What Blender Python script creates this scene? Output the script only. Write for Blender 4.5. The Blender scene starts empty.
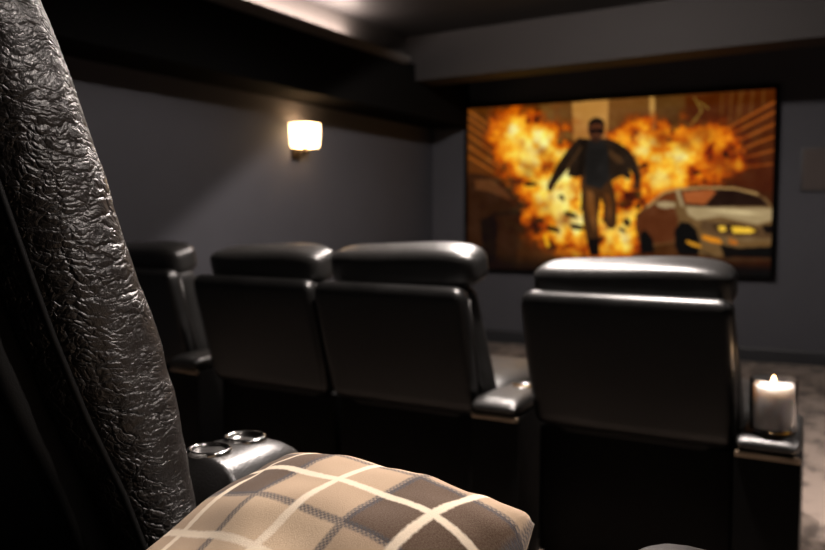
import bpy, bmesh, math, random
import numpy as np
from mathutils import Vector, Matrix, noise
random.seed(7)
PI = math.pi
scene = bpy.context.scene
COL = scene.collection

# ------------------------------------------------------------------ helpers
def obj(name, bm, mat, parent=None, smooth=True, angle=None):
    me = bpy.data.meshes.new(name)
    bmesh.ops.recalc_face_normals(bm, faces=bm.faces)
    bm.to_mesh(me); bm.free()
    if smooth:
        me.polygons.foreach_set('use_smooth', [True] * len(me.polygons))
        if angle is not None:
            me.set_sharp_from_angle(angle=math.radians(angle))
    o = bpy.data.objects.new(name, me); COL.objects.link(o)
    me.materials.append(mat)
    if parent: o.parent = parent
    return o

def tag(o, label, cat, group=None):
    o['label'] = label; o['category'] = cat
    if group: o['group'] = group
    return o

def thing(name, label, cat, loc=(0, 0, 0), yaw=0, group=None):
    o = bpy.data.objects.new(name, None); COL.objects.link(o)
    o.empty_display_size = .1
    o.location = loc; o.rotation_euler = (0, 0, math.radians(yaw))
    return tag(o, label, cat, group)

def struct(name, bm, mat, parent=None, smooth=False):
    o = obj(name, bm, mat, parent, smooth)
    if not parent: o['kind'] = 'structure'
    return o

def copy_thing(src, label, loc, yaw):
    r = src.copy(); COL.objects.link(r); r.location = loc
    r.rotation_euler = (0, 0, math.radians(yaw)); r['label'] = label
    def rec(a, b):
        for ch in list(a.children):
            c = ch.copy(); COL.objects.link(c); c.parent = b
            rec(ch, c)
    rec(src, r)
    return r

def add_box(bm, c, s, bev=0, seg=3, rot=None):
    t = bmesh.new()
    bmesh.ops.create_cube(t, size=1)
    for v in t.verts: v.co = Vector((v.co.x * s[0], v.co.y * s[1], v.co.z * s[2]))
    if bev:
        bmesh.ops.bevel(t, geom=t.edges[:] + t.verts[:], offset=bev, segments=seg, profile=.5, affect='EDGES')
    if rot is not None: bmesh.ops.rotate(t, verts=t.verts, cent=(0, 0, 0), matrix=rot)
    bmesh.ops.translate(t, verts=t.verts, vec=c)
    me = bpy.data.meshes.new('t'); t.to_mesh(me); t.free(); bm.from_mesh(me); bpy.data.meshes.remove(me)
    return bm

def box(c, s, bev=0, seg=3, rot=None): return add_box(bmesh.new(), c, s, bev, seg, rot)

def add_prism(bm, pts, z0, z1):
    lo = [bm.verts.new((x, y, z0)) for x, y in pts]; hi = [bm.verts.new((x, y, z1)) for x, y in pts]
    n = len(pts)
    bm.faces.new(lo[::-1]); bm.faces.new(hi)
    for i in range(n): bm.faces.new((lo[i], lo[(i + 1) % n], hi[(i + 1) % n], hi[i]))
    return bm

def add_lathe(bm, prof, c=(0, 0, 0), n=48):
    rings = []
    for r, z in prof:
        if r < 1e-6: rings.append([bm.verts.new((c[0], c[1], c[2] + z))])
        else: rings.append([bm.verts.new((c[0] + r * math.cos(2 * PI * k / n), c[1] + r * math.sin(2 * PI * k / n), c[2] + z)) for k in range(n)])
    for a, b in zip(rings, rings[1:]):
        for k in range(n):
            q = (k + 1) % n
            if len(a) == 1 and len(b) == 1: continue
            if len(a) == 1: bm.faces.new((a[0], b[k], b[q]))
            elif len(b) == 1: bm.faces.new((a[k], a[q], b[0]))
            else: bm.faces.new((a[k], a[q], b[q], b[k]))
    return bm

def add_tube(bm, pts, r, n=10):
    pts = [Vector(p) for p in pts]; rings = []
    up = Vector((.13, .31, .94)).normalized()
    for i, p in enumerate(pts):
        d = (pts[min(i + 1, len(pts) - 1)] - pts[max(i - 1, 0)]).normalized()
        a = d.cross(up).normalized(); b = d.cross(a)
        rr = r[i] if isinstance(r, (list, tuple)) else r
        rings.append([bm.verts.new(p + a * rr * math.cos(2 * PI * k / n) + b * rr * math.sin(2 * PI * k / n)) for k in range(n)])
    for a, b in zip(rings, rings[1:]):
        for k in range(n): bm.faces.new((a[k], a[(k + 1) % n], b[(k + 1) % n], b[k]))
    bm.faces.new(rings[0][::-1]); bm.faces.new(rings[-1])
    return bm

def lerp_tab(tab, z):
    """smooth interpolation in a table of (z, value...) rows sorted by z"""
    if z <= tab[0][0]: return list(tab[0][1:])
    if z >= tab[-1][0]: return list(tab[-1][1:])
    for i in range(len(tab) - 1):
        if tab[i][0] <= z <= tab[i + 1][0]:
            z0, z1 = tab[i][0], tab[i + 1][0]; t = (z - z0) / (z1 - z0)
            out = []
            for k in range(1, len(tab[i])):
                p1, p2 = tab[i][k], tab[i + 1][k]
                h = z1 - z0
                m1 = ((p2 - tab[i - 1][k]) / (z1 - tab[i - 1][0]) if i > 0 else (p2 - p1) / h) * h
                m2 = ((tab[i + 2][k] - p1) / (tab[i + 2][0] - z0) if i + 2 < len(tab) else (p2 - p1) / h) * h
                t2, t3 = t * t, t * t * t
                out.append((2 * t3 - 3 * t2 + 1) * p1 + (t3 - 2 * t2 + t) * m1 + (-2 * t3 + 3 * t2) * p2 + (t3 - t2) * m2)
            return out

def sup(a, e):
    c = math.cos(a); return math.copysign(abs(c) ** (2 / e), c)
def sups(a, e):
    c = math.sin(a); return math.copysign(abs(c) ** (2 / e), c)

def block(tab, nz, nr, e=5, capr=.03, fn=None):
    """upholstered block: rings of rounded rectangles; rows (z, y_back, y_front, half_width); ends rounded over capr"""
    bm = bmesh.new(); z0, z1 = tab[0][0], tab[-1][0]; rings = []
    zs = [(z0 + z1) / 2 - (z1 - z0) / 2 * math.cos(PI * i / nz) * (1) for i in range(nz + 1)] if nz < 40 else \
         [z0 + (z1 - z0) * i / nz for i in range(nz + 1)]
    if nz >= 40:
        zs = sorted(set(zs + [z0 + capr * (1 - math.cos(PI / 2 * k / 8)) for k in range(8)] + [z1 - capr * (1 - math.cos(PI / 2 * k / 8)) for k in range(8)]))
    for z in zs:
        yb, yf, hw = lerp_tab(tab, z)
        d = min(z - z0, z1 - z); ins = 0
        if d < capr: ins = capr - math.sqrt(max(0, capr ** 2 - (capr - d) ** 2))
        ins = min(ins, (yf - yb) / 2 * .96)
        cy, hy, hx = (yb + yf) / 2, max(.001, (yf - yb) / 2 - ins), max(.001, hw - ins)
        # exponent chosen per axis so that the corner radius stays even
        ring = []
        per = []
        r = min(hy * .98, .5 * (hy + .0) * 2 / (e / 2.5))
        # rounded rectangle sampled evenly
        L1, L2 = 2 * (hx - r), 2 * (hy - r); tot = 2 * L1 + 2 * L2 + 2 * PI * r
        for k in range(nr):
            s = (k + .5) / nr * tot
            for seg in range(8):
                ln = (L2, PI * r / 2, L1, PI * r / 2, L2, PI * r / 2, L1, PI * r / 2)[seg]
                if s <= ln or seg == 7: break
                s -= ln
            if seg == 0: p = (hx, -hy + r + s)
            elif seg == 1: a = s / r; p = (hx - r + r * math.cos(a), hy - r + r * math.sin(a))
            elif seg == 2: p = (hx - r - s, hy)
            elif seg == 3: a = s / r + PI / 2; p = (-hx + r + r * math.cos(a), hy - r + r * math.sin(a))
            elif seg == 4: p = (-hx, hy - r - s)
            elif seg == 5: a = s / r + PI; p = (-hx + r + r * math.cos(a), -hy + r + r * math.sin(a))
            elif seg == 6: p = (-hx + r + s, -hy)
            else: a = s / r + 1.5 * PI; p = (hx - r + r * math.cos(a), -hy + r + r * math.sin(a))
            q = Vector((p[0], cy + p[1], z))
            if fn: q = fn(q, cy, hy, hx)
            ring.append(bm.verts.new(q))
        rings.append(ring)
    for a, b in zip(rings, rings[1:]):
        for k in range(nr): bm.faces.new((a[k], a[(k + 1) % nr], b[(k + 1) % nr], b[k]))
    bm.faces.new(rings[0][::-1]); bm.faces.new(rings[-1])
    return bm

def cushion(s, e=4.0, n=14, crown=0.0):
    """rounded, slightly crowned cushion of size s centred on the origin"""
    bm = bmesh.new(); bmesh.ops.create_cube(bm, size=2)
    bmesh.ops.subdivide_edges(bm, edges=bm.edges[:], cuts=n, use_grid_fill=True)
    for v in bm.verts:
        p = v.co; L = (abs(p.x) ** e + abs(p.y) ** e + abs(p.z) ** e) ** (1 / e)
        q = p / L
        cz = 1 + crown * (1 - q.x * q.x) * (1 - q.y * q.y)
        v.co = Vector((q.x * s[0] / 2, q.y * s[1] / 2, q.z * s[2] / 2 * cz))
    return bm

def xf(bm, loc=(0, 0, 0), rx=0, ry=0, rz=0):
    M = Matrix.Translation(loc) @ Matrix.Rotation(math.radians(rz), 4, 'Z') @ Matrix.Rotation(math.radians(ry), 4, 'Y') @ Matrix.Rotation(math.radians(rx), 4, 'X')
    bmesh.ops.transform(bm, matrix=M, verts=bm.verts); return bm

# ------------------------------------------------------------------ materials
class NT:
    def __init__(s, name):
        s.m = bpy.data.materials.new(name); s.m.use_nodes = True; s.t = s.m.node_tree
        s.b = s.t.nodes['Principled BSDF']
    def n(s, kind, **kw):
        nd = s.t.nodes.new(kind)
        for k, v in kw.items():
            if k in nd.inputs.keys(): s.put(nd.inputs[k], v)
            else: setattr(nd, k, v)
        return nd
    def put(s, sock, v):
        if isinstance(v, bpy.types.NodeSocket): s.t.links.new(v, sock)
        else: sock.default_value = v
    def math(s, op, a, b=0.0, c=0.0):
        nd = s.t.nodes.new('ShaderNodeMath'); nd.operation = op
        for i, v in enumerate((a, b, c)): s.put(nd.inputs[i], v)
        return nd.outputs[0]
    def mix(s, f, a, b):
        nd = s.t.nodes.new('ShaderNodeMix'); nd.data_type = 'RGBA'
        s.put(nd.inputs[0], f); s.put(nd.inputs[6], a); s.put(nd.inputs[7], b)
        return nd.outputs[2]
    def obj(s, scale=(1, 1, 1), rot=(0, 0, 0)):
        tc = s.n('ShaderNodeTexCoord'); mp = s.n('ShaderNodeMapping')
        s.t.links.new(tc.outputs['Object'], mp.inputs[0]); mp.inputs['Scale'].default_value = scale; mp.inputs['Rotation'].default_value = rot
        return mp.outputs[0]
    def noise(s, vec, scale, detail=4, rough=.55, dist=0):
        nd = s.n('ShaderNodeTexNoise'); s.put(nd.inputs['Vector'], vec)
        nd.inputs['Scale'].default_value = scale; nd.inputs['Detail'].default_value = detail
        nd.inputs['Roughness'].default_value = rough; nd.inputs['Distortion'].default_value = dist
        return nd
    def vor(s, vec, scale, feat='DISTANCE_TO_EDGE'):
        nd = s.n('ShaderNodeTexVoronoi'); nd.feature = feat; s.put(nd.inputs['Vector'], vec); nd.inputs['Scale'].default_value = scale
        return nd.outputs['Distance']
    def ramp(s, f, stops):
        nd = s.n('ShaderNodeValToRGB'); s.put(nd.inputs[0], f)
        el = nd.color_ramp.elements
        while len(el) < len(stops): el.new(.5)
        for e, (p, c) in zip(el, stops):
            e.position = p; e.color = c if len(c) == 4 else (*c, 1)
        return nd.outputs[0]
    def bump(s, h, strength, dist):
        nd = s.n('ShaderNodeBump'); s.put(nd.inputs['Height'], h); nd.inputs['Strength'].default_value = strength; nd.inputs['Distance'].default_value = dist
        s.t.links.new(nd.outputs[0], s.b.inputs['Normal']); return nd
    def base(s, col, rough=.5, metal=0, spec=.5):
        s.put(s.b.inputs['Base Color'], col if isinstance(col, bpy.types.NodeSocket) else (*col, 1))
        s.put(s.b.inputs['Roughness'], rough); s.b.inputs['Metallic'].default_value = metal
        s.b.inputs['Specular IOR Level'].default_value = spec
        return s

def srgb(r, g, b):
    f = lambda c: (c / 255 / 12.92) if c / 255 <= .04045 else ((c / 255 + .055) / 1.055) ** 2.4
    return (f(r), f(g), f(b))

def paint(name, col, rough=.8, bump=.15, spec=.3):
    t = NT(name); v = t.obj()
    n = t.noise(v, 3, 4); a = tuple(c * .9 for c in col); b = tuple(c * 1.1 for c in col)
    t.base(t.mix(n.outputs[0], (*a, 1), (*b, 1)), rough, spec=spec)
    t.bump(t.noise(v, 260, 3).outputs[0], bump, .0006)
    return t.m

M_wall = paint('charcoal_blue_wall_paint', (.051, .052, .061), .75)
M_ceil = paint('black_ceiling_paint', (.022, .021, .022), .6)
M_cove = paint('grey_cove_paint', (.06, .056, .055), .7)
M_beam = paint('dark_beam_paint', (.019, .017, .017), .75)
M_bulk = paint('no_bounce_matte_black', (.0025, .0025, .0025), .9, spec=.04)  # near black so the bulkhead looks unlit; also for unseen walls and frame
M_trim = paint('dark_trim_paint', (.02, .021, .024), .5)

def leather(name, col=(.012, .011, .0105), rough=.33, scale=150, strength=.35, spec=.55):
    t = NT(name); v = t.obj()
    w = t.noise(v, 18, 3); vv = t.n('ShaderNodeVectorMath', operation='MULTIPLY_ADD')
    t.put(vv.inputs[0], w.outputs['Color']); vv.inputs[1].default_value = (.03, .03, .03); t.put(vv.inputs[2], v)
    g = t.vor(vv.outputs[0], scale)
    big = t.noise(v, 9, 5, .6, .6)
    h = t.math('ADD', t.math('MULTIPLY', t.math('MINIMUM', g, .25), 1.2), t.math('MULTIPLY', big.outputs[0], 1.5))
    t.base(col, t.math('MULTIPLY_ADD', big.outputs[0], .2, rough - .1), spec=.55)
    t.b.inputs['Specular IOR Level'].default_value = spec
    t.bump(h, strength, .003)
    return t.m

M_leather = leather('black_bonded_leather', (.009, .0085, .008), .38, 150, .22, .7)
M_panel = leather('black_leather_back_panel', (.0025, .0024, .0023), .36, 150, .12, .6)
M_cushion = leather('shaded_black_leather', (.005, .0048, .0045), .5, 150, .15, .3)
M_vinyl = leather('dull_black_vinyl', (.002, .002, .002), .6, 220, .1, .2)

def worn_leather():
    t = NT('creased_dark_brown_leather'); v = t.obj()
    # domain warp
    w = t.noise(v, 14, 4, .6)
    vm = t.n('ShaderNodeVectorMath', operation='MULTIPLY_ADD')
    t.put(vm.inputs[0], w.outputs['Color']); vm.inputs[1].default_value = (.04, .04, .04); t.put(vm.inputs[2], v)
    vw = vm.outputs[0]
    # creases run across the bolster: stretched cells, tipped a little
    mp = t.n('ShaderNodeMapping'); t.put(mp.inputs[0], vw)
    mp.inputs['Rotation'].default_value = (math.radians(-14), 0, 0); mp.inputs['Scale'].default_value = (1, .32, 1.1)
    cre = t.vor(mp.outputs[0], 46)
    cre2 = t.vor(mp.outputs[0], 110)
    fine = t.vor(vw, 300)
    fold = t.noise(mp.outputs[0], 13, 5, .6, .8)
    msk = t.noise(v, 9, 3, .5); msk2 = t.noise(v, 23, 3, .5)
    sat = lambda x, k, p: t.math('POWER', t.math('MINIMUM', t.math('MULTIPLY', x, k), 1), p)
    f1, f2, f3 = sat(cre, 7, .7), sat(cre2, 5, .8), sat(fine, 5, 1)
    g1 = t.ramp(msk.outputs[0], [(.38, (.05,) * 3), (.6, (1,) * 3)]); g2 = t.ramp(msk2.outputs[0], [(.35, (.1,) * 3), (.62, (1,) * 3)])
    h = t.math('ADD', t.math('MULTIPLY', f1, g1), t.math('MULTIPLY', t.math('MULTIPLY', f2, g2), .55))
    h = t.math('ADD', h, t.math('MULTIPLY', f3, .08))
    h = t.math('ADD', h, t.math('MULTIPLY', fold.outputs[0], 3.4))
    col = t.mix(msk.outputs[0], (.012, .0092, .0078, 1), (.006, .005, .0045, 1))
    t.base(col, t.math('MULTIPLY_ADD', msk2.outputs[0], .16, .30), spec=.7)
    t.bump(h, .9, .0026)
    return t.m
M_worn = worn_leather()

def metal(name, col, rough=.3):
    t = NT(name); t.base(col, rough, 1); v = t.obj(); t.bump(t.noise(v, 400, 2).outputs[0], .05, .0005); return t.m
M_brass = metal('brushed_brass', (.62, .47, .33), .38)
M_chrome = metal('chrome', (.75, .74, .72), .14)
M_bronze = metal('dark_bronze', (.05, .04, .03), .45)
M_black = NT('black_plastic').base((.01, .01, .01), .45).m

def carpet(name, dark, lite, mid):
    t = NT(name); v = t.obj()
    w = t.noise(v, 2.2, 3, .6, 1.2); p = t.noise(v, 11, 5, .7, 1.5); f = t.noise(v, 160, 3, .7)
    q = t.vor(t.obj((1, .6, 1)), 9, 'F1')
    a = t.math('ADD', t.math('MULTIPLY', p.outputs[0], .7), t.math('MULTIPLY', q, .4))
    c = t.ramp(a, [(.38, dark), (.50, mid), (.62, lite), (.85, lite)])
    c = t.mix(t.math('MULTIPLY', f.outputs[0], .45), c, (*[x * .35 for x in lite], 1))
    t.base(c, .95, spec=.1); t.b.inputs['Sheen Weight'].default_value = .08
    t.bump(t.math('ADD', f.outputs[0], w.outputs[0]), .8, .006)
    return t.m
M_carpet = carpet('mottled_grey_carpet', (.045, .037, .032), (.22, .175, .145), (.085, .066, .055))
M_riser = carpet('no_bounce_platform_carpet', (.003, .003, .003), (.007, .0065, .006), (.005, .0045, .0045))  # unseen carpet blackened so it bounces no light onto the seat backs

def plaid():
    t = NT('plaid_fleece'); uv = t.n('ShaderNodeUVMap'); uv.uv_map = 'UVMap'
    sp = t.n('ShaderNodeSeparateXYZ'); t.put(sp.inputs[0], uv.outputs[0])
    u, w = sp.outputs[0], sp.outputs[1]          # one unit = one square of the plaid
    def wob(c, k):
        nn = t.noise(uv.outputs[0], 22, 2); return t.math('ADD', c, t.math('MULTIPLY', t.math('SUBTRACT', nn.outputs[0], .5), k))
    u2, w2 = wob(u, .03), wob(w, .03)
    fr = lambda c: t.math('FRACT', c)
    par = lambda c: t.math('GREATER_THAN', t.math('FRACT', t.math('MULTIPLY', c, .5)), .5)
    pu, pw = par(u), par(w)
    both = t.math('MULTIPLY', pu, pw); one = t.math('SUBTRACT', t.math('MAXIMUM', pu, pw), both)
    base = t.mix(one, (.54, .40, .268, 1), (.41, .295, .195, 1))
    base = t.mix(both, base, (.085, .050, .030, 1))
    def line(c, at, hw):
        d = t.math('ABSOLUTE', t.math('SUBTRACT', fr(t.math('ADD', c, .5 - at)), .5))
        nd = t.n('ShaderNodeMapRange'); nd.interpolation_type = 'SMOOTHSTEP'
        t.put(nd.inputs[0], d); nd.inputs[1].default_value = hw * .6; nd.inputs[2].default_value = hw * 1.35
        nd.inputs[3].default_value = 1; nd.inputs[4].default_value = 0
        return nd.outputs[0]
    dk = t.math('MAXIMUM', line(u2, 0.0, .042), line(w2, 0.0, .042))
    # the dark lines are a dotted weave
    chk = t.n('ShaderNodeTexChecker'); t.put(chk.inputs[0], uv.outputs[0]); chk.inputs['Scale'].default_value = 46
    dk = t.math('MULTIPLY', dk, t.math('MULTIPLY_ADD', chk.outputs[1], .35, .5))
    wt = t.math('MAXIMUM', line(u2, .5, .04), line(w2, .5, .04))
    c = t.mix(dk, base, (.05, .05, .06, 1)); c = t.mix(t.math('MULTIPLY', wt, .95), c, (.76, .64, .49, 1))
    fz = t.noise(uv.outputs[0], 70, 4, .7); c = t.mix(t.math('MULTIPLY', t.math('SUBTRACT', fz.outputs[0], .42), .22), c, (.95, .85, .7, 1))
    t.base(c, .9, spec=.15); t.b.inputs['Sheen Weight'].default_value = .08; t.b.inputs['Sheen Roughness'].default_value = .5
    t.bump(fz.outputs[0], .35, .003)
    return t.m
M_plaid = plaid()

def emit(name, col, strength, noise_amt=0):
    t = NT(name); t.base((0.8, .7, .6), .6)
    t.put(t.b.inputs['Emission Color'], (*col, 1)); t.b.inputs['Emission Strength'].default_value = strength
    return t.m

# ------------------------------------------------------------------ the room
XL, XR, YB, YF, ZC = -3.9, 3.2, -2.4, 7.67, 2.74
RISER = .30; RY = 2.12  # platform edge carried forward so less lit carpet reflects in the seat backs
struct('floor', box(((XL + XR) / 2, (RY + YF) / 2, -.05), (XR - XL, YF - RY, .1)), M_carpet)
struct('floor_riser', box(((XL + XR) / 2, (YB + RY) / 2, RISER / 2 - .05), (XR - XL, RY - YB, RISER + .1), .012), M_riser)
struct('wall_left', box((XL - .06, (YB + YF) / 2, ZC / 2 - .05), (.12, YF - YB + .24, ZC + .1)), M_wall)
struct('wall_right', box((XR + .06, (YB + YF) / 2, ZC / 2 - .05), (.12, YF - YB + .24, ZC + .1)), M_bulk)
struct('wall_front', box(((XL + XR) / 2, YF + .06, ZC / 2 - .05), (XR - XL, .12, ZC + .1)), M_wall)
struct('wall_back', box(((XL + XR) / 2, YB - .06, ZC / 2 - .05), (XR - XL, .12, ZC + .1)), M_bulk)  # unseen right and back walls blackened to cut bounce onto seat backs
struct('ceiling', box(((XL + XR) / 2, (YB + YF) / 2, ZC + .05), (XR - XL + .24, YF - YB + .24, .1)), M_ceil)
def base_profile(p0, p1, nrm):
    bm = bmesh.new(); prof = [(0, 0), (.016, 0), (.016, .10), (.012, .112), (.006, .12), (0, .12)]
    a = [bm.verts.new((p0[0] + nrm[0] * d, p0[1] + nrm[1] * d, h)) for d, h in prof]
    b = [bm.verts.new((p1[0] + nrm[0] * d, p1[1] + nrm[1] * d, h)) for d, h in prof]
    n = len(prof)
    for i in range(n): bm.faces.new((a[i], a[(i + 1) % n], b[(i + 1) % n], b[i]))
    bm.faces.new(a); bm.faces.new(b[::-1]); return bm
struct('baseboard_front', base_profile((XL, YF), (XR, YF), (0, -1)), M_trim)
struct('baseboard_left', base_profile((XL, RY), (XL, YF - .016), (1, 0)), M_trim)
# boxed-in bulkhead along the left wall, its underside low over the sconce
BX = -3.5; BZ = 2.075
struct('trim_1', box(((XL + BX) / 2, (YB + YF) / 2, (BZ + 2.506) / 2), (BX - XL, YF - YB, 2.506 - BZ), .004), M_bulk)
struct('trim_2', box(((XL + BX - .10) / 2, (YB + YF) / 2, (2.506 + ZC) / 2), (BX - .10 - XL, YF - YB, ZC - 2.506)), M_cove)
# crown lip of the cove on top of the bulkhead, curved in section
bm = bmesh.new(); prof = [(BX, 2.475), (BX + .02, 2.48), (BX + .045, 2.492), (BX + .062, 2.51), (BX + .068, 2.53), (BX + .060, 2.53), (BX + .045, 2.516), (BX + .02, 2.508), (BX, 2.506)]
a = [bm.verts.new((x, YB, z)) for x, z in prof]; b = [bm.verts.new((x, 6.36, z)) for x, z in prof]
for i in range(len(prof)): bm.faces.new((a[i], a[(i + 1) % len(prof)], b[(i + 1) % len(prof)], b[i]))
bm.faces.new(a); bm.faces.new(b[::-1])
struct('trim_3', bm, M_cove)
# beam across the room before the screen wall, a little out of square with it
struct('trim_4', add_prism(bmesh.new(), [(BX, 6.555), (XR, 5.80), (XR, 6.12), (BX, 6.875)], 2.365, ZC), M_beam)
struct('trim_5', add_prism(bmesh.new(), [(BX - .1, 6.565), (BX, 6.555), (BX, 6.875), (BX - .1, 6.885)], 2.506, ZC), M_beam)

SCREEN = .95
COVE = 42.0
SCONCE = 6
WARM = (1, .88, .81)
PIL = (-.4981, .6823, .8272); PT = (16.15, -13.26, 49.57)
UV0 = (1.2307, 1.0096); UVS = .1204
LIGHTS = [
    ((1.3, 3.0), 480, WARM, 92, .6, None, 'recessed ceiling light over the carpet at the right end of the front row'),
    ((-1.5, 3.7), 170, WARM, 165, .3, None, 'recessed ceiling light in front of the brightly lit recliner'),
    ((-1.9, 4.3), 270, WARM, 165, .08, (-1.523, 4.752, 1.914), 'recessed ceiling light turned away from the left wall'),
    ((1.6, 6.0), 170, (.90, .93, 1), 165, .3, None, 'added unseen ceiling light brightening the screen wall, right of the screen'),  # added out-of-view spot that brightens the screen wall
    ((.25, 1.0), 40, WARM, 34, .4, (-.46, .76, 1.0), 'added unseen ceiling light turned down onto the plaid pillow'),  # added narrow spot, lifts the pillow without reaching the front row
    ((-.95, 2.5), 650, WARM, 116, .5, None, 'recessed ceiling light straight above the backs of the front row'),
    ((1.5, 1.9), 420, WARM, 34, .6, (-.80, .68, 1.25), 'added unseen ceiling light turned onto the nearest creased leather seat back'),  # added narrow spot for the highlight on the near leather
]

# ------------------------------------------------------------------ picture on the screen (painted with shapes and noise)
W, H = 440, 248
rs = np.random.RandomState(5)
gx, gy = np.meshgrid((np.arange(W) + .5) / W, (np.arange(H) + .5) / H)      # gy = 0 at the top
ASP = W / H
def vnoise(fx, fy, seed):
    r = np.random.RandomState(seed); g = r.rand(int(fy) + 3, int(fx) + 3)
    x = gx * fx; y = gy * fy; xi = x.astype(int); yi = y.astype(int); tx = x - xi; ty = y - yi
    tx = tx * tx * (3 - 2 * tx); ty = ty * ty * (3 - 2 * ty)
    return (g[yi, xi] * (1 - tx) + g[yi, xi + 1] * tx) * (1 - ty) + (g[yi + 1, xi] * (1 - tx) + g[yi + 1, xi + 1] * tx) * ty
def fbm(f, seed, o=5):
    s = 0; a = .5; t = 0
    for k in range(o): s = s + a * vnoise(f * ASP * 2 ** k, f * 2 ** k, seed + k); t += a; a *= .58
    return s / t
def blur(m, k):
    for _ in range(int(k)):
        p = np.pad(m, 1, mode='edge'); m = (p[1:-1, 1:-1] * 2 + p[:-2, 1:-1] + p[2:, 1:-1] + p[1:-1, :-2] + p[1:-1, 2:]) / 6
    return m
img = np.zeros((H, W, 3))
def over(mask, col):
    global img
    c = np.array(col, float) if not isinstance(col, np.ndarray) else col
    img = img * (1 - mask[..., None]) + c * mask[..., None]
def poly(pts, col, soft=1, op=1.0):
    m = np.zeros((H, W), bool); n = len(pts)
    for i in range(n):
        x0, y0 = pts[i]; x1, y1 = pts[(i + 1) % n]
        c = ((y0 > gy) != (y1 > gy)) & (gx < (x1 - x0) * (gy - y0) / ((y1 - y0) or 1e-9) + x0)
        m ^= c
    m = blur(m.astype(float), soft) * op
    over(m, col); return m
def blob(c, rx, ry, p=1.0):
    d = ((gx - c[0][0]) / rx) ** 2 + ((gy - c[0][1]) / ry) ** 2
    return np.exp(-d * p)
def stroke(pts, wd, col, soft=1, op=1.0):
    m = np.zeros((H, W))
    for (x0, y0), (x1, y1) in zip(pts, pts[1:]):
        ax, ay = (gx - x0) * ASP, gy - y0; bx, by = (x1 - x0) * ASP, y1 - y0
        t = np.clip((ax * bx + ay * by) / (bx * bx + by * by + 1e-12), 0, 1)
        m = np.maximum(m, (np.hypot(ax - t * bx, ay - t * by) < wd / 2).astype(float))
    over(blur(m, soft) * op, col)

# backdrop: smoky street
n1, n2, n3 = fbm(3, 11), fbm(10, 31), fbm(20, 61)
base = np.array([70, 42, 18.]) + (n1 - .5)[..., None] * np.array([90, 55, 25.])
img[:] = base
m = np.clip(1 - gy * 2.2, 0, 1); over(m * .6, (120, 82, 38))
poly([(0.376, 0.004), (0.501, -0.003), (0.501, 0.199), (0.491, 0.250), (0.384, 0.243)], (206, 150, 78), 3, .85)            # pale tower
poly([(0.266, 0.006), (0.373, 0.004), (0.380, 0.216), (0.330, 0.212), (0.274, 0.127)], (118, 78, 38), 3, .8)
poly([(0.628, -0.007), (0.646, -0.005), (0.652, 0.236), (0.636, 0.235)], (215, 165, 90), 2, .8)
poly([(0.501, -0.003), (0.628, -0.007), (0.638, 0.286), (0.501, 0.225)], (128, 84, 40), 3, .7)
# left block: slanting floors
poly([(0.000, -0.000), (0.266, 0.006), (0.274, 0.154), (0.168, 0.447), (0.002, 0.441)], (96, 52, 18), 5, .75)
for a_, b_ in zip([(0.003, 0.014), (0.003, 0.059), (0.003, 0.109), (0.003, 0.165), (0.003, 0.233), (0.002, 0.300)], [(0.152, 0.199), (0.149, 0.240), (0.144, 0.286), (0.132, 0.324), (0.118, 0.368), (0.105, 0.406)]):
    stroke([a_, b_], .010, (196, 112, 40), 1, .75)
for a_, b_ in zip([(0.038, 0.007), (0.075, 0.008), (0.113, 0.009), (0.149, 0.010), (0.185, 0.011), (0.221, 0.012)], [(0.089, 0.111), (0.116, 0.108), (0.142, 0.105), (0.172, 0.102), (0.202, 0.099), (0.234, 0.097)]):
    stroke([a_, b_], .007, (60, 32, 14), 1, .7)
# right block: receding floors, lit windows
poly([(0.740, 0.006), (1.000, 0.000), (1.002, 0.550), (0.864, 0.497), (0.796, 0.247), (0.741, 0.143)], (84, 38, 14), 6, .8)
for a_, b_ in zip([(0.998, 0.071), (0.998, 0.123), (0.999, 0.186), (0.999, 0.252), (1.000, 0.324), (1.000, 0.396)], [(0.836, 0.225), (0.850, 0.256), (0.863, 0.296), (0.874, 0.336), (0.879, 0.375), (0.885, 0.415)]):
    stroke([a_, b_], .013, (205, 112, 38), 1, .6)
for a_, b_ in zip([(0.848, 0.011), (0.877, 0.009), (0.907, 0.008), (0.937, 0.007), (0.967, 0.006), (0.901, 0.012)], [(0.846, 0.177), (0.873, 0.160), (0.901, 0.143), (0.932, 0.122), (0.965, 0.091), (0.891, 0.176)]):
    stroke([a_, b_], .008, (122, 84, 40), 1, .65)
for p_, q_ in zip([(0.768, 0.022), (0.790, 0.098), (0.755, 0.169), (0.784, 0.048)], [(0.790, 0.098), (0.762, 0.165), (0.796, 0.222), (0.809, 0.085)]):
    stroke([p_, q_], .007, (200, 190, 90), 1, .6)
# fireball
fire = (blob([(0.234, 0.246)], .10, .19) * 1.25 + blob([(0.152, 0.144)], .08, .12) * .6 + blob([(0.330, 0.426)], .13, .22) * 1.0 + blob([(0.392, 0.588)], .16, .23) * 1.1
        + blob([(0.615, 0.272)], .10, .13) * .95 + blob([(0.714, 0.341)], .15, .18) * .78 + blob([(0.572, 0.514)], .13, .2) * .9
        + blob([(0.810, 0.297)], .10, .14) * .5 + blob([(0.559, 0.825)], .09, .14) * .75 + blob([(0.423, 0.802)], .12, .16) * .7 + blob([(0.903, 0.328)], .06, .12) * .25)
heat = fire * (-.12 + 1.55 * n2) + (n3 - .5) * 1.0 * np.clip(fire * 2, 0, 1)
heat = np.clip(heat, 0, 1.35)
stops = np.array([0, .18, .38, .58, .8, 1.05, 1.35])
rc = np.interp(heat, stops, [60, 128, 196, 234, 250, 254, 255]); gc = np.interp(heat, stops, [34, 52, 88, 136, 176, 212, 236]); bc = np.interp(heat, stops, [14, 12, 12, 24, 46, 90, 150])
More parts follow.
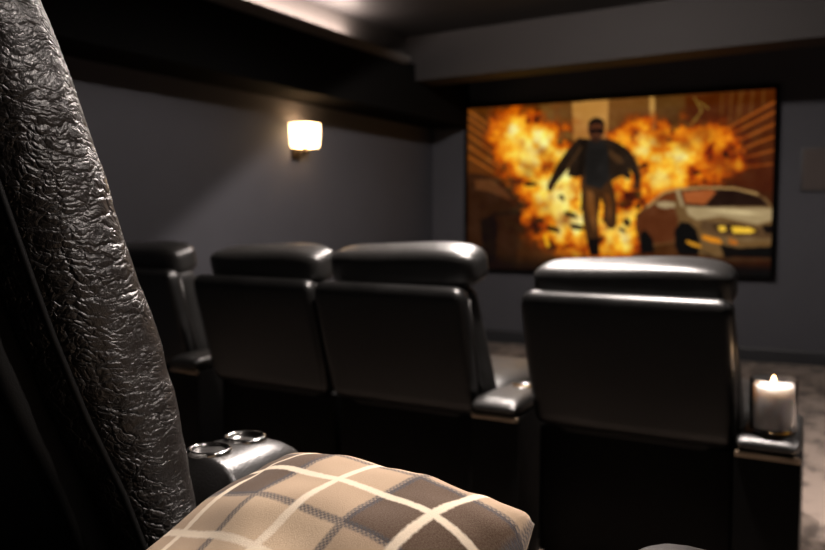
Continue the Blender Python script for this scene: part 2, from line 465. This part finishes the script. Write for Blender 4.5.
over(np.clip(heat * 3.2 - .35, 0, 1), np.dstack([rc, gc, bc]))
# smoke wisps and burning curls
sm = np.clip((fbm(5, 91) - .55) * 5, 0, 1) * np.clip(fire * 1.4, 0, 1); over(sm * .5, (120, 52, 12))
for c_, r_ in zip([(0.274, 0.289), (0.298, 0.371), (0.672, 0.238), (0.742, 0.280), (0.850, 0.374), (0.796, 0.222), (0.361, 0.695), (0.290, 0.614)], (.02, .022, .03, .026, .035, .03, .03, .025)):
    over(np.clip(blob([c_], r_, r_ * 1.5) * (0.4 + n3), 0, 1) * .65, (132, 60, 18))
for c_, r_ in zip([(0.215, 0.231), (0.226, 0.299), (0.608, 0.233), (0.598, 0.309), (0.317, 0.493), (0.369, 0.513), (0.330, 0.614), (0.507, 0.747), (0.673, 0.466)], (.025, .03, .02, .018, .03, .03, .028, .03, .03)):
    over(np.clip(blob([c_], r_, r_ * 1.6), 0, 1) * .7, (255, 222, 110))
# flying debris
for c_ in [(0.377, 0.663), (0.317, 0.749), (0.566, 0.708), (0.502, 0.682), (0.274, 0.695), (0.234, 0.477), (0.863, 0.338), (0.616, 0.387), (0.346, 0.561), (0.423, 0.615), (0.602, 0.617), (0.306, 0.844), (0.551, 0.752), (0.400, 0.735), (0.201, 0.613), (0.777, 0.432)]:
    x_, y_ = c_; a_ = rs.rand() * 3.1; s_ = .012 + rs.rand() * .016
    pts = [(x_ + math.cos(a_ + t) * s_ * f_, y_ + math.sin(a_ + t) * s_ * 1.1 * f_) for t, f_ in ((0, 1.3), (1.2, .6), (2.3, .9), (3.3, 1.1), (4.4, .5), (5.4, .7))]
    poly(pts, (34, 22, 12), 1, .85)
# ground
gm = np.clip((gy - .74) * 5, 0, 1) * np.clip(1.2 - fire * 1.1, .15, 1); over(gm * .7, (88, 50, 22))
poly([(0.282, 0.790), (0.295, 0.771), (0.308, 0.852), (0.295, 0.864)], (255, 190, 40), 1, .9)
# dark wreck at lower left
poly([(0.002, 0.399), (0.050, 0.409), (0.101, 0.434), (0.160, 0.507), (0.201, 0.585), (0.201, 0.695), (0.184, 0.991), (0.000, 1.000)], (52, 30, 16), 3, .88)
poly([(0.024, 0.442), (0.095, 0.444), (0.155, 0.535), (0.165, 0.579), (0.088, 0.522), (0.033, 0.504)], (112, 70, 38), 2, .7)
poly([(0.050, 0.695), (0.101, 0.662), (0.114, 0.723), (0.110, 0.947), (0.063, 0.977)], (18, 10, 7), 3, .8)
stroke([(0.101, 0.662), (0.185, 0.646), (0.201, 0.662)], .02, (30, 18, 10), 2, .8)
over(np.clip((gy - .80) * 4, 0, 1) * np.clip(1 - gx * 2.6, 0, 1) * .8, (26, 16, 10))
over(np.clip((gx - .80) * 6, 0, 1) * np.clip((gy - .25) * 4, 0, 1) * .45, (66, 24, 10))
fl = blur(np.clip((fbm(22, 77) - .5) * 4, -1, 1), 0); img += (fl * np.clip(fire, 0, 1))[..., None] * np.array([20, 30, 12.])
# --- running figure in an open dark jacket
jack = (44, 32, 22)
poly([(0.401, 0.212), (0.423, 0.219), (0.501, 0.225), (0.531, 0.248), (0.560, 0.281), (0.581, 0.323), (0.598, 0.386), (0.607, 0.443), (0.607, 0.484), (0.596, 0.504), (0.587, 0.488), (0.587, 0.442), (0.575, 0.416), (0.569, 0.395), (0.578, 0.452), (0.566, 0.462), (0.549, 0.440), (0.531, 0.450), (0.502, 0.485), (0.484, 0.459), (0.423, 0.435), (0.392, 0.445), (0.364, 0.433), (0.370, 0.385), (0.346, 0.432), (0.324, 0.480), (0.314, 0.512), (0.301, 0.517), (0.298, 0.479), (0.308, 0.441), (0.324, 0.378), (0.349, 0.315), (0.370, 0.263)], jack, 1)
poly([(0.411, 0.435), (0.441, 0.420), (0.507, 0.439), (0.522, 0.517), (0.532, 0.617), (0.532, 0.721), (0.523, 0.747), (0.502, 0.742), (0.487, 0.695), (0.490, 0.616), (0.478, 0.563), (0.469, 0.695), (0.475, 0.806), (0.475, 0.901), (0.445, 0.902), (0.433, 0.807), (0.420, 0.695), (0.414, 0.589)], (72, 46, 24), 1)
poly([(0.432, 0.515), (0.454, 0.537), (0.463, 0.669), (0.460, 0.774), (0.445, 0.695), (0.432, 0.616)], (138, 88, 42), 2, .8)
poly([(0.490, 0.532), (0.511, 0.554), (0.517, 0.658), (0.505, 0.705), (0.499, 0.616)], (112, 68, 32), 2, .8)
poly([(0.436, 0.807), (0.475, 0.801), (0.475, 0.901), (0.445, 0.902)], (22, 14, 10), 1)
poly([(0.438, 0.225), (0.483, 0.224), (0.501, 0.293), (0.507, 0.460), (0.478, 0.516), (0.426, 0.488), (0.423, 0.324)], (34, 32, 30), 2)
poly([(0.501, 0.282), (0.543, 0.331), (0.555, 0.373), (0.528, 0.367), (0.504, 0.324)], (96, 66, 38), 2, .7)
poly([(0.407, 0.223), (0.432, 0.230), (0.426, 0.351), (0.417, 0.435), (0.398, 0.429)], (26, 18, 12), 2, .9)
stroke([(0.364, 0.385), (0.392, 0.317), (0.411, 0.266)], .012, (104, 72, 40), 2, .7)
stroke([(0.586, 0.324), (0.601, 0.396), (0.607, 0.453)], .010, (122, 82, 42), 1, .7)
poly([(0.298, 0.473), (0.317, 0.479), (0.314, 0.517), (0.301, 0.528), (0.295, 0.506)], (60, 36, 22), 1)
poly([(0.590, 0.463), (0.607, 0.463), (0.607, 0.504), (0.593, 0.519), (0.584, 0.498)], (70, 42, 24), 1)
poly([(0.435, 0.141), (0.444, 0.111), (0.462, 0.105), (0.480, 0.119), (0.487, 0.151), (0.486, 0.193), (0.477, 0.223), (0.465, 0.243), (0.450, 0.237), (0.438, 0.210), (0.432, 0.178)], (92, 54, 34), 1)
poly([(0.432, 0.162), (0.435, 0.120), (0.450, 0.101), (0.471, 0.103), (0.486, 0.125), (0.489, 0.167), (0.480, 0.140), (0.456, 0.133), (0.441, 0.142)], (26, 18, 14), 1)
poly([(0.438, 0.163), (0.486, 0.167), (0.485, 0.190), (0.468, 0.196), (0.461, 0.180), (0.450, 0.195), (0.439, 0.186)], (14, 9, 8), 1)
poly([(0.447, 0.210), (0.468, 0.212), (0.474, 0.223), (0.462, 0.248), (0.450, 0.242)], (44, 28, 18), 2, .8)
stroke([(0.492, 0.146), (0.492, 0.198)], .008, (190, 120, 50), 1, .6)
# --- silver coupe at the right
body = (116, 88, 54)
poly([(0.596, 0.664), (0.616, 0.628), (0.648, 0.582), (0.684, 0.537), (0.723, 0.518), (0.797, 0.515), (0.878, 0.517), (0.943, 0.539), (0.982, 0.578), (1.000, 0.622), (1.002, 0.864), (0.880, 0.897), (0.799, 0.890), (0.744, 0.872), (0.716, 0.822), (0.646, 0.844), (0.605, 0.824), (0.596, 0.747)], body, 1)
poly([(0.596, 0.664), (0.645, 0.608), (0.715, 0.619), (0.727, 0.695), (0.716, 0.817), (0.649, 0.834), (0.608, 0.814), (0.596, 0.747)], (92, 46, 22), 3, .85)
poly([(0.608, 0.772), (0.625, 0.752), (0.648, 0.803), (0.654, 0.880), (0.611, 0.886)], (14, 9, 6), 2)
poly([(0.716, 0.751), (0.735, 0.705), (0.760, 0.710), (0.782, 0.750), (0.794, 0.820), (0.789, 0.891), (0.733, 0.892), (0.719, 0.847)], (12, 9, 8), 1)
poly([(0.732, 0.533), (0.797, 0.520), (0.904, 0.528), (0.969, 0.573), (0.992, 0.622), (0.904, 0.621), (0.798, 0.625), (0.743, 0.609)], (66, 42, 28), 1)
poly([(0.737, 0.538), (0.824, 0.526), (0.838, 0.541), (0.806, 0.610), (0.746, 0.599)], (178, 98, 50), 2, .9)
poly([(0.851, 0.529), (0.904, 0.533), (0.962, 0.573), (0.988, 0.617), (0.838, 0.615), (0.811, 0.610)], (34, 18, 12), 2, .85)
stroke([(0.723, 0.533), (0.738, 0.614)], .016, (176, 152, 114), 1)
stroke([(0.631, 0.618), (0.679, 0.542), (0.723, 0.523), (0.797, 0.515), (0.891, 0.523), (0.956, 0.554)], .012, (196, 160, 104), 1, .8)
poly([(0.659, 0.598), (0.685, 0.588), (0.715, 0.599), (0.715, 0.624), (0.682, 0.629), (0.662, 0.618)], (172, 150, 112), 1)
poly([(0.648, 0.592), (0.682, 0.547), (0.715, 0.533), (0.721, 0.589), (0.673, 0.588)], (110, 52, 22), 2, .8)
poly([(0.746, 0.619), (0.852, 0.625), (1.000, 0.632), (1.000, 0.694), (0.957, 0.719), (0.852, 0.675), (0.782, 0.695), (0.757, 0.665)], (176, 154, 114), 2, .95)
poly([(0.798, 0.635), (0.905, 0.641), (0.982, 0.665), (0.905, 0.665)], (222, 200, 152), 2, .85)
poly([(0.798, 0.695), (0.852, 0.710), (0.970, 0.738), (1.001, 0.748), (1.001, 0.796), (0.853, 0.784), (0.793, 0.745)], (96, 72, 48), 2)
poly([(0.826, 0.720), (0.892, 0.714), (0.947, 0.734), (0.970, 0.763), (0.905, 0.773), (0.847, 0.759)], (64, 44, 26), 1)
poly([(0.844, 0.729), (0.866, 0.724), (0.871, 0.754), (0.853, 0.759)], (244, 196, 70), 1); poly([(0.884, 0.729), (0.936, 0.734), (0.957, 0.753), (0.937, 0.768), (0.890, 0.764)], (250, 200, 64), 2)
poly([(0.970, 0.724), (1.003, 0.723), (1.003, 0.762), (0.983, 0.767)], (22, 14, 12), 1)
poly([(0.799, 0.775), (0.853, 0.799), (0.861, 0.823), (0.831, 0.819), (0.802, 0.800)], (226, 142, 34), 1); poly([(0.874, 0.789), (0.898, 0.793), (0.906, 0.827), (0.882, 0.823)], (196, 110, 30), 1)
poly([(0.752, 0.806), (0.794, 0.830), (0.799, 0.850), (0.772, 0.841), (0.752, 0.821)], (216, 150, 44), 1)
stroke([(0.853, 0.799), (1.001, 0.801)], .010, (128, 104, 72), 1, .9)
poly([(0.853, 0.829), (0.906, 0.847), (1.004, 0.835), (1.004, 0.893), (0.867, 0.898)], (14, 11, 9), 2)
stroke([(0.799, 0.870), (0.853, 0.908), (1.004, 0.907)], .012, (70, 56, 40), 1, .8)
over(np.clip((gy - .90) * 14, 0, 1) * np.clip(.35 + gx, 0, 1) * .93, (10, 8, 6))
img += (fbm(20, 5)[..., None] - .5) * 22
g_ = img.mean(2, keepdims=True); img = g_ + (img - g_) * 1.0; img = np.clip((img - 12) * 1.03, 2, 255) / 255
lin = np.where(img <= .04045, img / 12.92, ((img + .055) / 1.055) ** 2.4)

TX0, TX1, TZ0, TZ1 = -3.498, -.757, .715, 2.247
scr = thing('projection_screen', 'wide wall screen showing a man running from an explosion beside a silver car', 'screen', ((TX0 + TX1) / 2, YF, (TZ0 + TZ1) / 2))
bw, bh = TX1 - TX0, TZ1 - TZ0
bm = bmesh.new()
for c, s in (((0, -.03, bh / 2 + .012), (bw + .06, .06, .024)), ((0, -.03, -bh / 2 - .012), (bw + .06, .06, .024)),
             ((-bw / 2 - .015, -.03, 0), (.03, .06, bh + .04)), ((bw / 2 + .015, -.03, 0), (.03, .06, bh + .04))):
    add_box(bm, c, s, .004, 2)
obj('frame', bm, M_bulk, scr, angle=40)
obj('backing', box((0, -.02, 0), (bw, .038, bh)), M_black, scr, smooth=False)
me = bpy.data.meshes.new('picture')
vx = -bw / 2 + bw * (np.arange(W) / (W - 1)); vz = bh / 2 - bh * (np.arange(H) / (H - 1))
vs = [(x, -.042, z) for z in vz for x in vx]
fs = [(j * W + i, (j + 1) * W + i, (j + 1) * W + i + 1, j * W + i + 1) for j in range(H - 1) for i in range(W - 1)]
me.from_pydata(vs, [], fs)
ca = me.color_attributes.new('Col', 'FLOAT_COLOR', 'POINT')
ca.data.foreach_set('color', np.concatenate([lin, np.ones((H, W, 1))], 2).astype(np.float32).ravel())
t = NT('lit_screen'); t.base((.003, .003, .003), .8, spec=.1)
at = t.n('ShaderNodeAttribute'); at.attribute_name = 'Col'
t.put(t.b.inputs['Emission Color'], at.outputs[0]); t.b.inputs['Emission Strength'].default_value = SCREEN
me.materials.append(t.m); o = bpy.data.objects.new('picture', me); COL.objects.link(o); o.parent = scr

# in-wall speaker at the right of the screen
sp = thing('wall_speaker', 'flat brown-grey in-wall speaker right of the screen', 'speaker', (-.335, YF, 1.59))
obj('frame', box((0, -.008, 0), (.44, .016, .36), .004, 2), M_trim, sp, angle=40)
t = NT('speaker_cloth'); t.base((.062, .05, .046), .9); t.bump(t.vor(t.obj(), 500), .4, .001)
obj('grille', box((0, -.017, 0), (.41, .006, .33), .002, 2), t.m, sp, angle=40)

# ------------------------------------------------------------------ wall sconce
sy = 5.36
sc = thing('wall_sconce', 'lit square-shaded wall sconce on the left wall', 'wall lamp', (XL, sy, 1.81))
obj('backplate', box((.01, 0, -.06), (.02, .10, .22), .004, 2), M_bronze, sc, angle=40)
bm = bmesh.new(); add_tube(bm, [(.015, 0, -.135), (.05, 0, -.14), (.085, 0, -.135), (.095, 0, -.115), (.095, 0, -.06)], .009)
add_lathe(bm, [(0, -.125), (.03, -.125), (.034, -.11), (.03, -.088), (.012, -.082), (0, -.082)], (.095, 0, 0), 24)
obj('arm', bm, M_bronze, sc)
def shade():
    bm = bmesh.new(); prof = [(-.08, .080), (-.04, .084), (.02, .087), (.095, .088)]
    def ring(z, h, r=.02, n=6):
        out = []
        for cx, cy, a0 in ((h - r, h - r, 0), (-h + r, h - r, PI / 2), (-h + r, -h + r, PI), (h - r, -h + r, 1.5 * PI)):
            for k in range(n + 1):
                a = a0 + PI / 2 * k / n; out.append(bm.verts.new((.095 + cx + r * math.cos(a), cy + r * math.sin(a), z)))
        return out
    R = [ring(z, h) for z, h in prof] + [ring(z, h - .006, .016) for z, h in prof[::-1]]
    for a, b in zip(R, R[1:] + R[:1]):
        for k in range(len(a)): bm.faces.new((a[k], a[(k + 1) % len(a)], b[(k + 1) % len(a)], b[k]))
    return bm
obj('lamp_shade', shade(), emit('glowing_linen_shade', (1, .62, .30), 11), sc, angle=50)
obj('bulb', add_lathe(bmesh.new(), [(0, -.065), (.013, -.065), (.014, -.04), (.026, -.01), (.03, .012), (.024, .034), (.010, .045), (0, .047)], (.095, 0, 0), 24), emit('bulb_glow', (1, .75, .45), 20), sc)

# ------------------------------------------------------------------ front row: leather recliners
def make_recliner(label, loc, yaw, w=.64):
    r = thing('recliner', label, 'recliner seat', loc, yaw, 'front row leather recliners')
    hw = w / 2
    # leather-covered rear panel, leaning back
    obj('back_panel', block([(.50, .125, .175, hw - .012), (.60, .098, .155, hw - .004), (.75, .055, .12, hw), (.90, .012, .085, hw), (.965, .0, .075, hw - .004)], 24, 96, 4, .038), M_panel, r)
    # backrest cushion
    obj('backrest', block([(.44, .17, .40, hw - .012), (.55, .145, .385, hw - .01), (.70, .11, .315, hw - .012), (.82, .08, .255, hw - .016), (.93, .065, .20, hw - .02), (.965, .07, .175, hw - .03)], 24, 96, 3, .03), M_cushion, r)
    h = cushion((w - .03, .165, .145), 4.6, 14, .06)
    for v in h.verts: v.co.x += 0; v.co.z += .006 * math.sin(v.co.x * 9)
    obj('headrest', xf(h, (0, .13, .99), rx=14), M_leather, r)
    # piping where panel meets cushion
    for q in (-1, 1):
        obj('piping', add_tube(bmesh.new(), [(q * (hw - .006), .172, .55), (q * (hw - .004), .135, .68), (q * (hw - .004), .10, .80), (q * (hw - .008), .078, .92)], .005, 8), M_leather, r)
    obj('base', box((0, .55, .28), (w - .01, .78, .46), .025, 4), M_vinyl, r, angle=40)
    obj('seat', xf(cushion((w - .03, .62, .17), 5, 12, .12), (0, .69, .50)), M_leather, r)
    obj('footrest', xf(cushion((w - .03, .09, .34), 5, 10, .1), (0, .965, .28)), M_leather, r)
    for sx in (-1, 1):
        for yy in (.25, .85):
            obj('foot', add_lathe(bmesh.new(), [(0, 0), (.022, 0), (.026, .05), (0, .05)], (sx * (hw - .06), yy, 0), 16), M_black, r)
    return r

P0 = Vector((-.367, 2.55, 0)); RV = Vector((-.998, .0625, 0))
pt = lambda s: P0 + RV * s
s1 = make_recliner('black leather recliner seen from behind, directly below the screen and left of the candle', pt(.315), -3.6)
s2 = copy_thing(s1, 'black recliner second from the right, its whole headrest top brightly lit', pt(1.175), -4)
s3 = copy_thing(s1, 'black recliner third from the right, joined to the brightly lit one', pt(1.835) + Vector((0, .02, 0)), -5)
s4 = copy_thing(s1, 'black leather recliner at the far left of the row, partly hidden by the near seat', (-3.125, 2.93, 0), -8)

for s_, dx, dy, dz, kx in ((s2, .012, .02, .036, 1.04), (s3, .01, .01, .020, 1), (s4, 0, 0, .012, 1)):
    for ch in s_.children:                       # the headrests are set at different heights
        if ch.name.startswith('headrest'): ch.location = (dx, dy, dz); ch.scale = (kx, 1, 1)
s1.scale = (1.03, 1, 1.004)

def side_prism(pts, w):
    bm = bmesh.new(); a = [bm.verts.new((-w / 2, y, z)) for y, z in pts]; b = [bm.verts.new((w / 2, y, z)) for y, z in pts]
    n = len(pts)
    for i in range(n): bm.faces.new((a[i], a[(i + 1) % n], b[(i + 1) % n], b[i]))
    bm.faces.new(a[::-1]); bm.faces.new(b); return bm

def pad_strip(path, w, th, n=28, m=48):
    bm = bmesh.new(); rings = []; y0, y1 = path[0][0], path[-1][0]
    for j in range(m + 1):
        s = .5 - .5 * math.cos(PI * j / m); y = y0 + (y1 - y0) * s
        z = lerp_tab(path, y)[0]; k = max(.03, (1 - abs(2 * s - 1) ** 14) ** .5)
        rings.append([bm.verts.new((sup(2 * PI * i / n, 6) * w / 2 * (.8 + .2 * k), y, z + sups(2 * PI * i / n, 3.2) * th / 2 * k)) for i in range(n)])
    for a, b in zip(rings, rings[1:]):
        for i in range(n): bm.faces.new((a[i], a[(i + 1) % n], b[(i + 1) % n], b[i]))
    bm.faces.new(rings[0][::-1]); bm.faces.new(rings[-1]); return bm

def taper(o):
    for v in o.data.vertices:
        k = (v.co.x + .095) / .19; v.co.x -= max(0, v.co.y) * (.125 * k - .0 * (1 - k))
    return o

def make_console(label, loc, yaw, w=.19):
    c = thing('armrest_console', label, 'armrest console', loc, yaw, 'front row consoles')
    taper(obj('body', side_prism([(.02, 0), (.80, 0), (.80, .34), (.70, .42), (.52, .49), (.38, .536), (.02, .536)], w), M_vinyl, c, smooth=False))
    obj('trim', box((0, .016, .531), (w - .006, .014, .017), .003, 2), M_brass, c, angle=40)
    taper(obj('arm_pad', pad_strip([(0, .562), (.05, .566), (.30, .566), (.40, .556), (.52, .520), (.66, .462), (.78, .392), (.815, .355)], w, .056), M_leather, c))
    bm = add_lathe(bmesh.new(), [(.030, .002), (.036, .003), (.040, .006), (.043, .005), (.044, .0), (.040, -.001), (.037, .001), (.032, .0015), (.0, .0015)], (-.012, .27, .5935), 40)
    obj('cup_holder', bm, M_chrome, c)
    return c
pc = pt(-.117)
c1 = make_console('black console at the right end of the front row, candle standing on it', pc + Vector((0, .0, 0)), -3.6); c1.scale = (.94, 1, 1)
copy_thing(c1, 'black console between the two recliners nearest the screen centre, nothing standing on it', pt(.745) + Vector((.0, .03, 0)), -3.8)
copy_thing(c1, 'black console between the two leftmost front recliners, mostly hidden in shadow', (-2.655, 2.80, 0), -6.5)

# candle in a glass jar on the right-hand console
cx, cy, cz = pc.x + .008, pc.y + .072, .5965
cd = thing('candle', 'lit white candle in a clear glass jar on the right-hand console', 'candle', (cx, cy, cz)); cd.scale = (1, 1, 1.08)
wax = NT('white_wax').base((.62, .59, .57), .5); wax.b.inputs['Subsurface Weight'].default_value = 1; wax.b.inputs['Subsurface Radius'].default_value = (1, .85, .7); wax.b.inputs['Subsurface Scale'].default_value = .06
obj('wax', add_lathe(bmesh.new(), [(0, .006), (.044, .006), (.055, .010), (.056, .116), (.052, .121), (.03, .119), (0, .117)], n=48), wax.m, cd)
gl = NT('clear_glass'); gl.base((.95, .96, .97), .03); gl.b.inputs['Transmission Weight'].default_value = 1; gl.b.inputs['IOR'].default_value = 1.12
obj('glass_jar', add_lathe(bmesh.new(), [(0, 0), (.056, 0), (.063, .004), (.064, .136), (.063, .138), (.061, .138), (.0595, .134), (.0585, .006), (.05, .0045), (0, .0045)], n=56), gl.m, cd)
obj('wick', add_tube(bmesh.new(), [(0, 0, .116), (.0006, 0, .122), (.0015, 0, .127)], .0012, 6), M_black, cd)
obj('flame', add_lathe(bmesh.new(), [(0, .123), (.0045, .126), (.006, .132), (.0045, .138), (.002, .143), (0, .146)], n=20), emit('candle_flame', (1, .55, .22), 22), cd)

# ------------------------------------------------------------------ rear row (near the camera)
K = 1.3; E = 1.2
XS = -.62 * K
back_w = .60
front_tab = [(-.62, .73), (-.5, .715), (-.34, .695), (-.18, .672), (-.12, .655), (-.054, .625), (.02, .596), (.08, .572), (.18, .524), (.25, .468), (.30, .42)]
seam_tab = [(-.62, .71), (-.293, .590), (-.147, .520), (.039, .449), (.30, .352)]
seam = lambda h: lerp_tab(seam_tab, h)[0]
tab = []
for h in (-.50, -.42, -.34, -.26, -.18, -.10, -.054, .02, .08, .13, .18, .22, .25, .275):
    f = lerp_tab(front_tab, h)[0]; b = min(seam(h), f - .04)
    tab.append((E + h * K, b * K, f * K, back_w / 2))
def crumple(q, cy, hy, hx):
    # the padded side swells and folds
    s = max(0, min(1, (q.x - (hx - .09)) / .09)); w = 1 - ((q.y - cy) / hy) ** 2
    q = q.copy(); q.x += s * max(0, w) * .016
    n = noise.noise(Vector((q.x * 6, q.y * 9, q.z * 26))) * .0022 + noise.noise(Vector((q.x * 20, q.y * 26, q.z * 60))) * .0006
    d = Vector((q.x / hx * .8, (q.y - cy) / hy, 0)); d.normalize()
    q += d * n
    return q
rear = thing('recliner', 'creased dark brown leather recliner back filling the left edge, closest to the viewer', 'recliner seat', (XS - back_w / 2, 0, RISER))
bm = block([(z - RISER, a, b, c) for z, a, b, c in tab], 240, 420, 3, .05, crumple)
obj('backrest', bm, M_worn, rear)
bm = block([(z - RISER - (.0 if z < 1.3 else .015), a - .045, a + .018, back_w / 2 - .07) for z, a, b, c in tab], 80, 120, 4, .03)
obj('back_panel', bm, M_vinyl, rear)
for sx in (-1, 1):
    bm = add_tube(bmesh.new(), [(sx * (back_w / 2 + .001), a - .004, z - RISER) for z, a, b, c in tab[:-2]], .0045, 10)
    obj('piping', bm, M_vinyl, rear)
obj('base', box((-.10, .98, .18), (back_w - .20, .60, .26), .03, 4), M_vinyl, rear, angle=40)
obj('seat', xf(cushion((back_w - .20, .56, .16), 5, 12, .12), (-.10, 1.02, .34)), M_leather, rear)
obj('footrest', xf(cushion((back_w - .20, .09, .32), 5, 10, .1), (-.10, 1.30, .20)), M_leather, rear)

# rear-row console with cup holders, between the near recliner and the reclined seat
def make_rear_console(label, loc, w, y0, y1, holders=True):
    c = thing('armrest_console', label, 'armrest console', loc, 0, 'rear row consoles')
    obj('body', box((0, (y0 + y1) / 2, .26), (w - .02, y1 - y0 - .05, .50), .02, 3), M_vinyl, c, angle=40)
    bm = bmesh.new()
    n = 20; rings = []
    # rounded padded top, domed across and rolling down at its front end
    for j in range(33):
        tt = j / 32; yy = y0 + (y1 - y0) * tt
        k = 1.0
        if tt > .45: k = math.sqrt(max(0.0, 1 - ((tt - .45) / .55) ** 2.2))
        if tt < .06: k = math.sqrt(max(0, 1 - ((.06 - tt) / .06) ** 2))
        k = max(k, .02); rg = []
        for i in range(n):
            a = 2 * PI * i / n
            rg.append(bm.verts.new((sup(a, 2.6) * w / 2 * (.35 + .65 * k), yy, .53 + sups(a, 2.2) * .050 * k - (1 - k) * .03)))
        rings.append(rg)
    for a, b in zip(rings, rings[1:]):
        for i in range(n): bm.faces.new((a[i], a[(i + 1) % n], b[(i + 1) % n], b[i]))
    bm.faces.new(rings[0][::-1]); bm.faces.new(rings[-1])
    obj('arm_pad', bm, M_leather, c)
    if holders:
        for yy in (y0 + .045, y0 + .13):
            bm = add_lathe(bmesh.new(), [(.0, -.004), (.026, -.002), (.028, .003), (.031, .005), (.034, .003), (.035, -.003), (.033, -.006), (0, -.006)], (0, yy, .580), 40)
            obj('cup_holder', bm, M_chrome, c)
    return c
make_rear_console('near black armrest console with two shiny cup holders, behind the plaid pillow', (-.885, 0, RISER - .034), .155, .945, 1.185)
make_rear_console('near black armrest just showing at the bottom edge, right of the pillow', (-.165, 0, RISER + .0), .13, .50, .985, False)

# the seat that carries the pillow, laid back almost flat
rec = thing('recliner', 'low black leather seat, laid back and carrying the plaid pillow', 'recliner seat', (-.535, 0, RISER))
obj('base', box((0, .83, .165), (.47, .50, .33), .03, 4), M_vinyl, rec, angle=40)
obj('seat', xf(cushion((.50, .52, .13), 5, 12, .02), (0, .84, .34)), M_leather, rec)
obj('backrest', xf(cushion((.50, .62, .13), 5, 12, .08), (0, .27, .315), rx=-1), M_leather, rec)
obj('footrest', xf(cushion((.47, .08, .30), 5, 10, .1), (0, 1.12, .20)), M_leather, rec)

# plaid pillow
def make_pillow(size=.373, T=.0873, n=64):
    bm = bmesh.new(); uvl = bm.loops.layers.uv.new('UVMap'); h = size / 2
    def P(i, j, sgn):
        u = -1 + 2 * i / n; v = -1 + 2 * j / n
        k = max(0, (1 - u * u) * (1 - v * v)) ** .42
        ax = 1 - .07 * (1 - v * v) * abs(u) ** 3; ay = 1 - .07 * (1 - u * u) * abs(v) ** 3
        cr = 1 - .06 * (u * v) ** 6
        x = u * h * ax * cr; y = v * h * ay * cr
        z = sgn * T * k
        wr = noise.noise(Vector((u * 2.3, v * 2.3, 3.1 * sgn))) * .010 * (k ** .5)
        ed = noise.noise(Vector((u * 7, v * 7, 9.1))) * .005 * (1 - k)
        return Vector((x, y, z + wr + ed))
    g = {}
    for s in (1, -1):
        for i in range(n + 1):
            for j in range(n + 1):
                e = i in (0, n) or j in (0, n)
                if e and s == -1: g[(s, i, j)] = g[(1, i, j)]
                else: g[(s, i, j)] = bm.verts.new(P(i, j, s))
    for s in (1, -1):
        for i in range(n):
            for j in range(n):
                q = [(i, j), (i + 1, j), (i + 1, j + 1), (i, j + 1)]
                if s == -1: q = q[::-1]
                f = bm.faces.new([g[(s, a, b)] for a, b in q])
                for lp, (a, b) in zip(f.loops, q): lp[uvl].uv = (UV0[0] + a / n * size / UVS, UV0[1] + b / n * size / UVS)
    return bm
pil = obj('pillow', make_pillow(), M_plaid)
tag(pil, 'tan and brown plaid fleece pillow lying on the near seat', 'pillow')
pil.location = PIL; pil.rotation_euler = (Matrix.Rotation(math.radians(28.3), 3, 'Z') @ Matrix.Rotation(math.radians(PT[1]), 3, 'Y') @ Matrix.Rotation(math.radians(PT[0]), 3, 'X') @ Matrix.Rotation(math.radians(PT[2]), 3, 'Z')).to_euler()

# ------------------------------------------------------------------ lights of the room and added spots
def can_light(loc, power, col, angle=100, blend=.6, tilt=(0, 0), label='', r=.05):
    c = thing('recessed_light', label, 'ceiling light', (loc[0], loc[1], ZC), 0, 'recessed ceiling lights')
    obj('trim_ring', add_lathe(bmesh.new(), [(.052, -.001), (.075, -.001), (.078, -.006), (.070, -.010), (.056, -.008), (.052, -.001)], n=40), M_black, c)
    obj('lens', add_lathe(bmesh.new(), [(0, -.003), (.052, -.003), (.052, -.001), (0, -.001)], n=32), emit('can_lens', col, 4), c)
    l = bpy.data.lights.new('recessed_spot', 'SPOT'); l.energy = power; l.color = col; l.spot_size = math.radians(angle); l.spot_blend = blend; l.shadow_soft_size = r
    o = bpy.data.objects.new('recessed_spot', l); COL.objects.link(o); o.parent = c; o.location = (0, 0, -.02)
    if tilt: o.rotation_euler = (Vector(tilt) - Vector((loc[0], loc[1], ZC - .02))).to_track_quat('-Z', 'Y').to_euler()
    return c
for a in LIGHTS: can_light(*a)
# rope light lying in the cove
l = bpy.data.lights.new('cove_strip', 'AREA'); l.shape = 'RECTANGLE'; l.size = .03; l.size_y = 1.7; l.energy = COVE; l.color = (1, .78, .66)
o = bpy.data.objects.new('cove_strip', l); COL.objects.link(o); o.location = (BX - .02, 4.75, 2.53); o.rotation_euler = (PI, 0, 0)
# sconce bulb
l = bpy.data.lights.new('sconce_bulb', 'POINT'); l.energy = SCONCE; l.color = (1, .60, .32); l.shadow_soft_size = .03
o = bpy.data.objects.new('sconce_bulb', l); COL.objects.link(o); o.location = (XL + .095, sy, 1.93 - .09)
# candle
l = bpy.data.lights.new('candle_light', 'POINT'); l.energy = .25; l.color = (1, .6, .3); l.shadow_soft_size = .008
o = bpy.data.objects.new('candle_light', l); COL.objects.link(o); o.location = (cx, cy, cz + .182)

w = bpy.data.worlds.new('world'); scene.world = w; w.use_nodes = True
w.node_tree.nodes['Background'].inputs[0].default_value = (.5, .5, .55, 1); w.node_tree.nodes['Background'].inputs[1].default_value = .002

cam = bpy.data.cameras.new('camera'); co = bpy.data.objects.new('camera', cam); COL.objects.link(co)
co.location = (0, 0, E); co.rotation_euler = (math.radians(90 - 3.8), 0, math.radians(28.3))
cam.sensor_width = 36; cam.lens = 860 / 825 * 36; cam.clip_start = .02
cam.dof.use_dof = True; cam.dof.focus_distance = .93; cam.dof.aperture_fstop = 5.2
scene.camera = co
scene.view_settings.view_transform = 'Standard'; scene.view_settings.look = 'None'; scene.view_settings.gamma = 1
scene.view_settings.exposure = 0; scene.view_settings.use_curve_mapping = False
scene.cycles.use_denoising = True
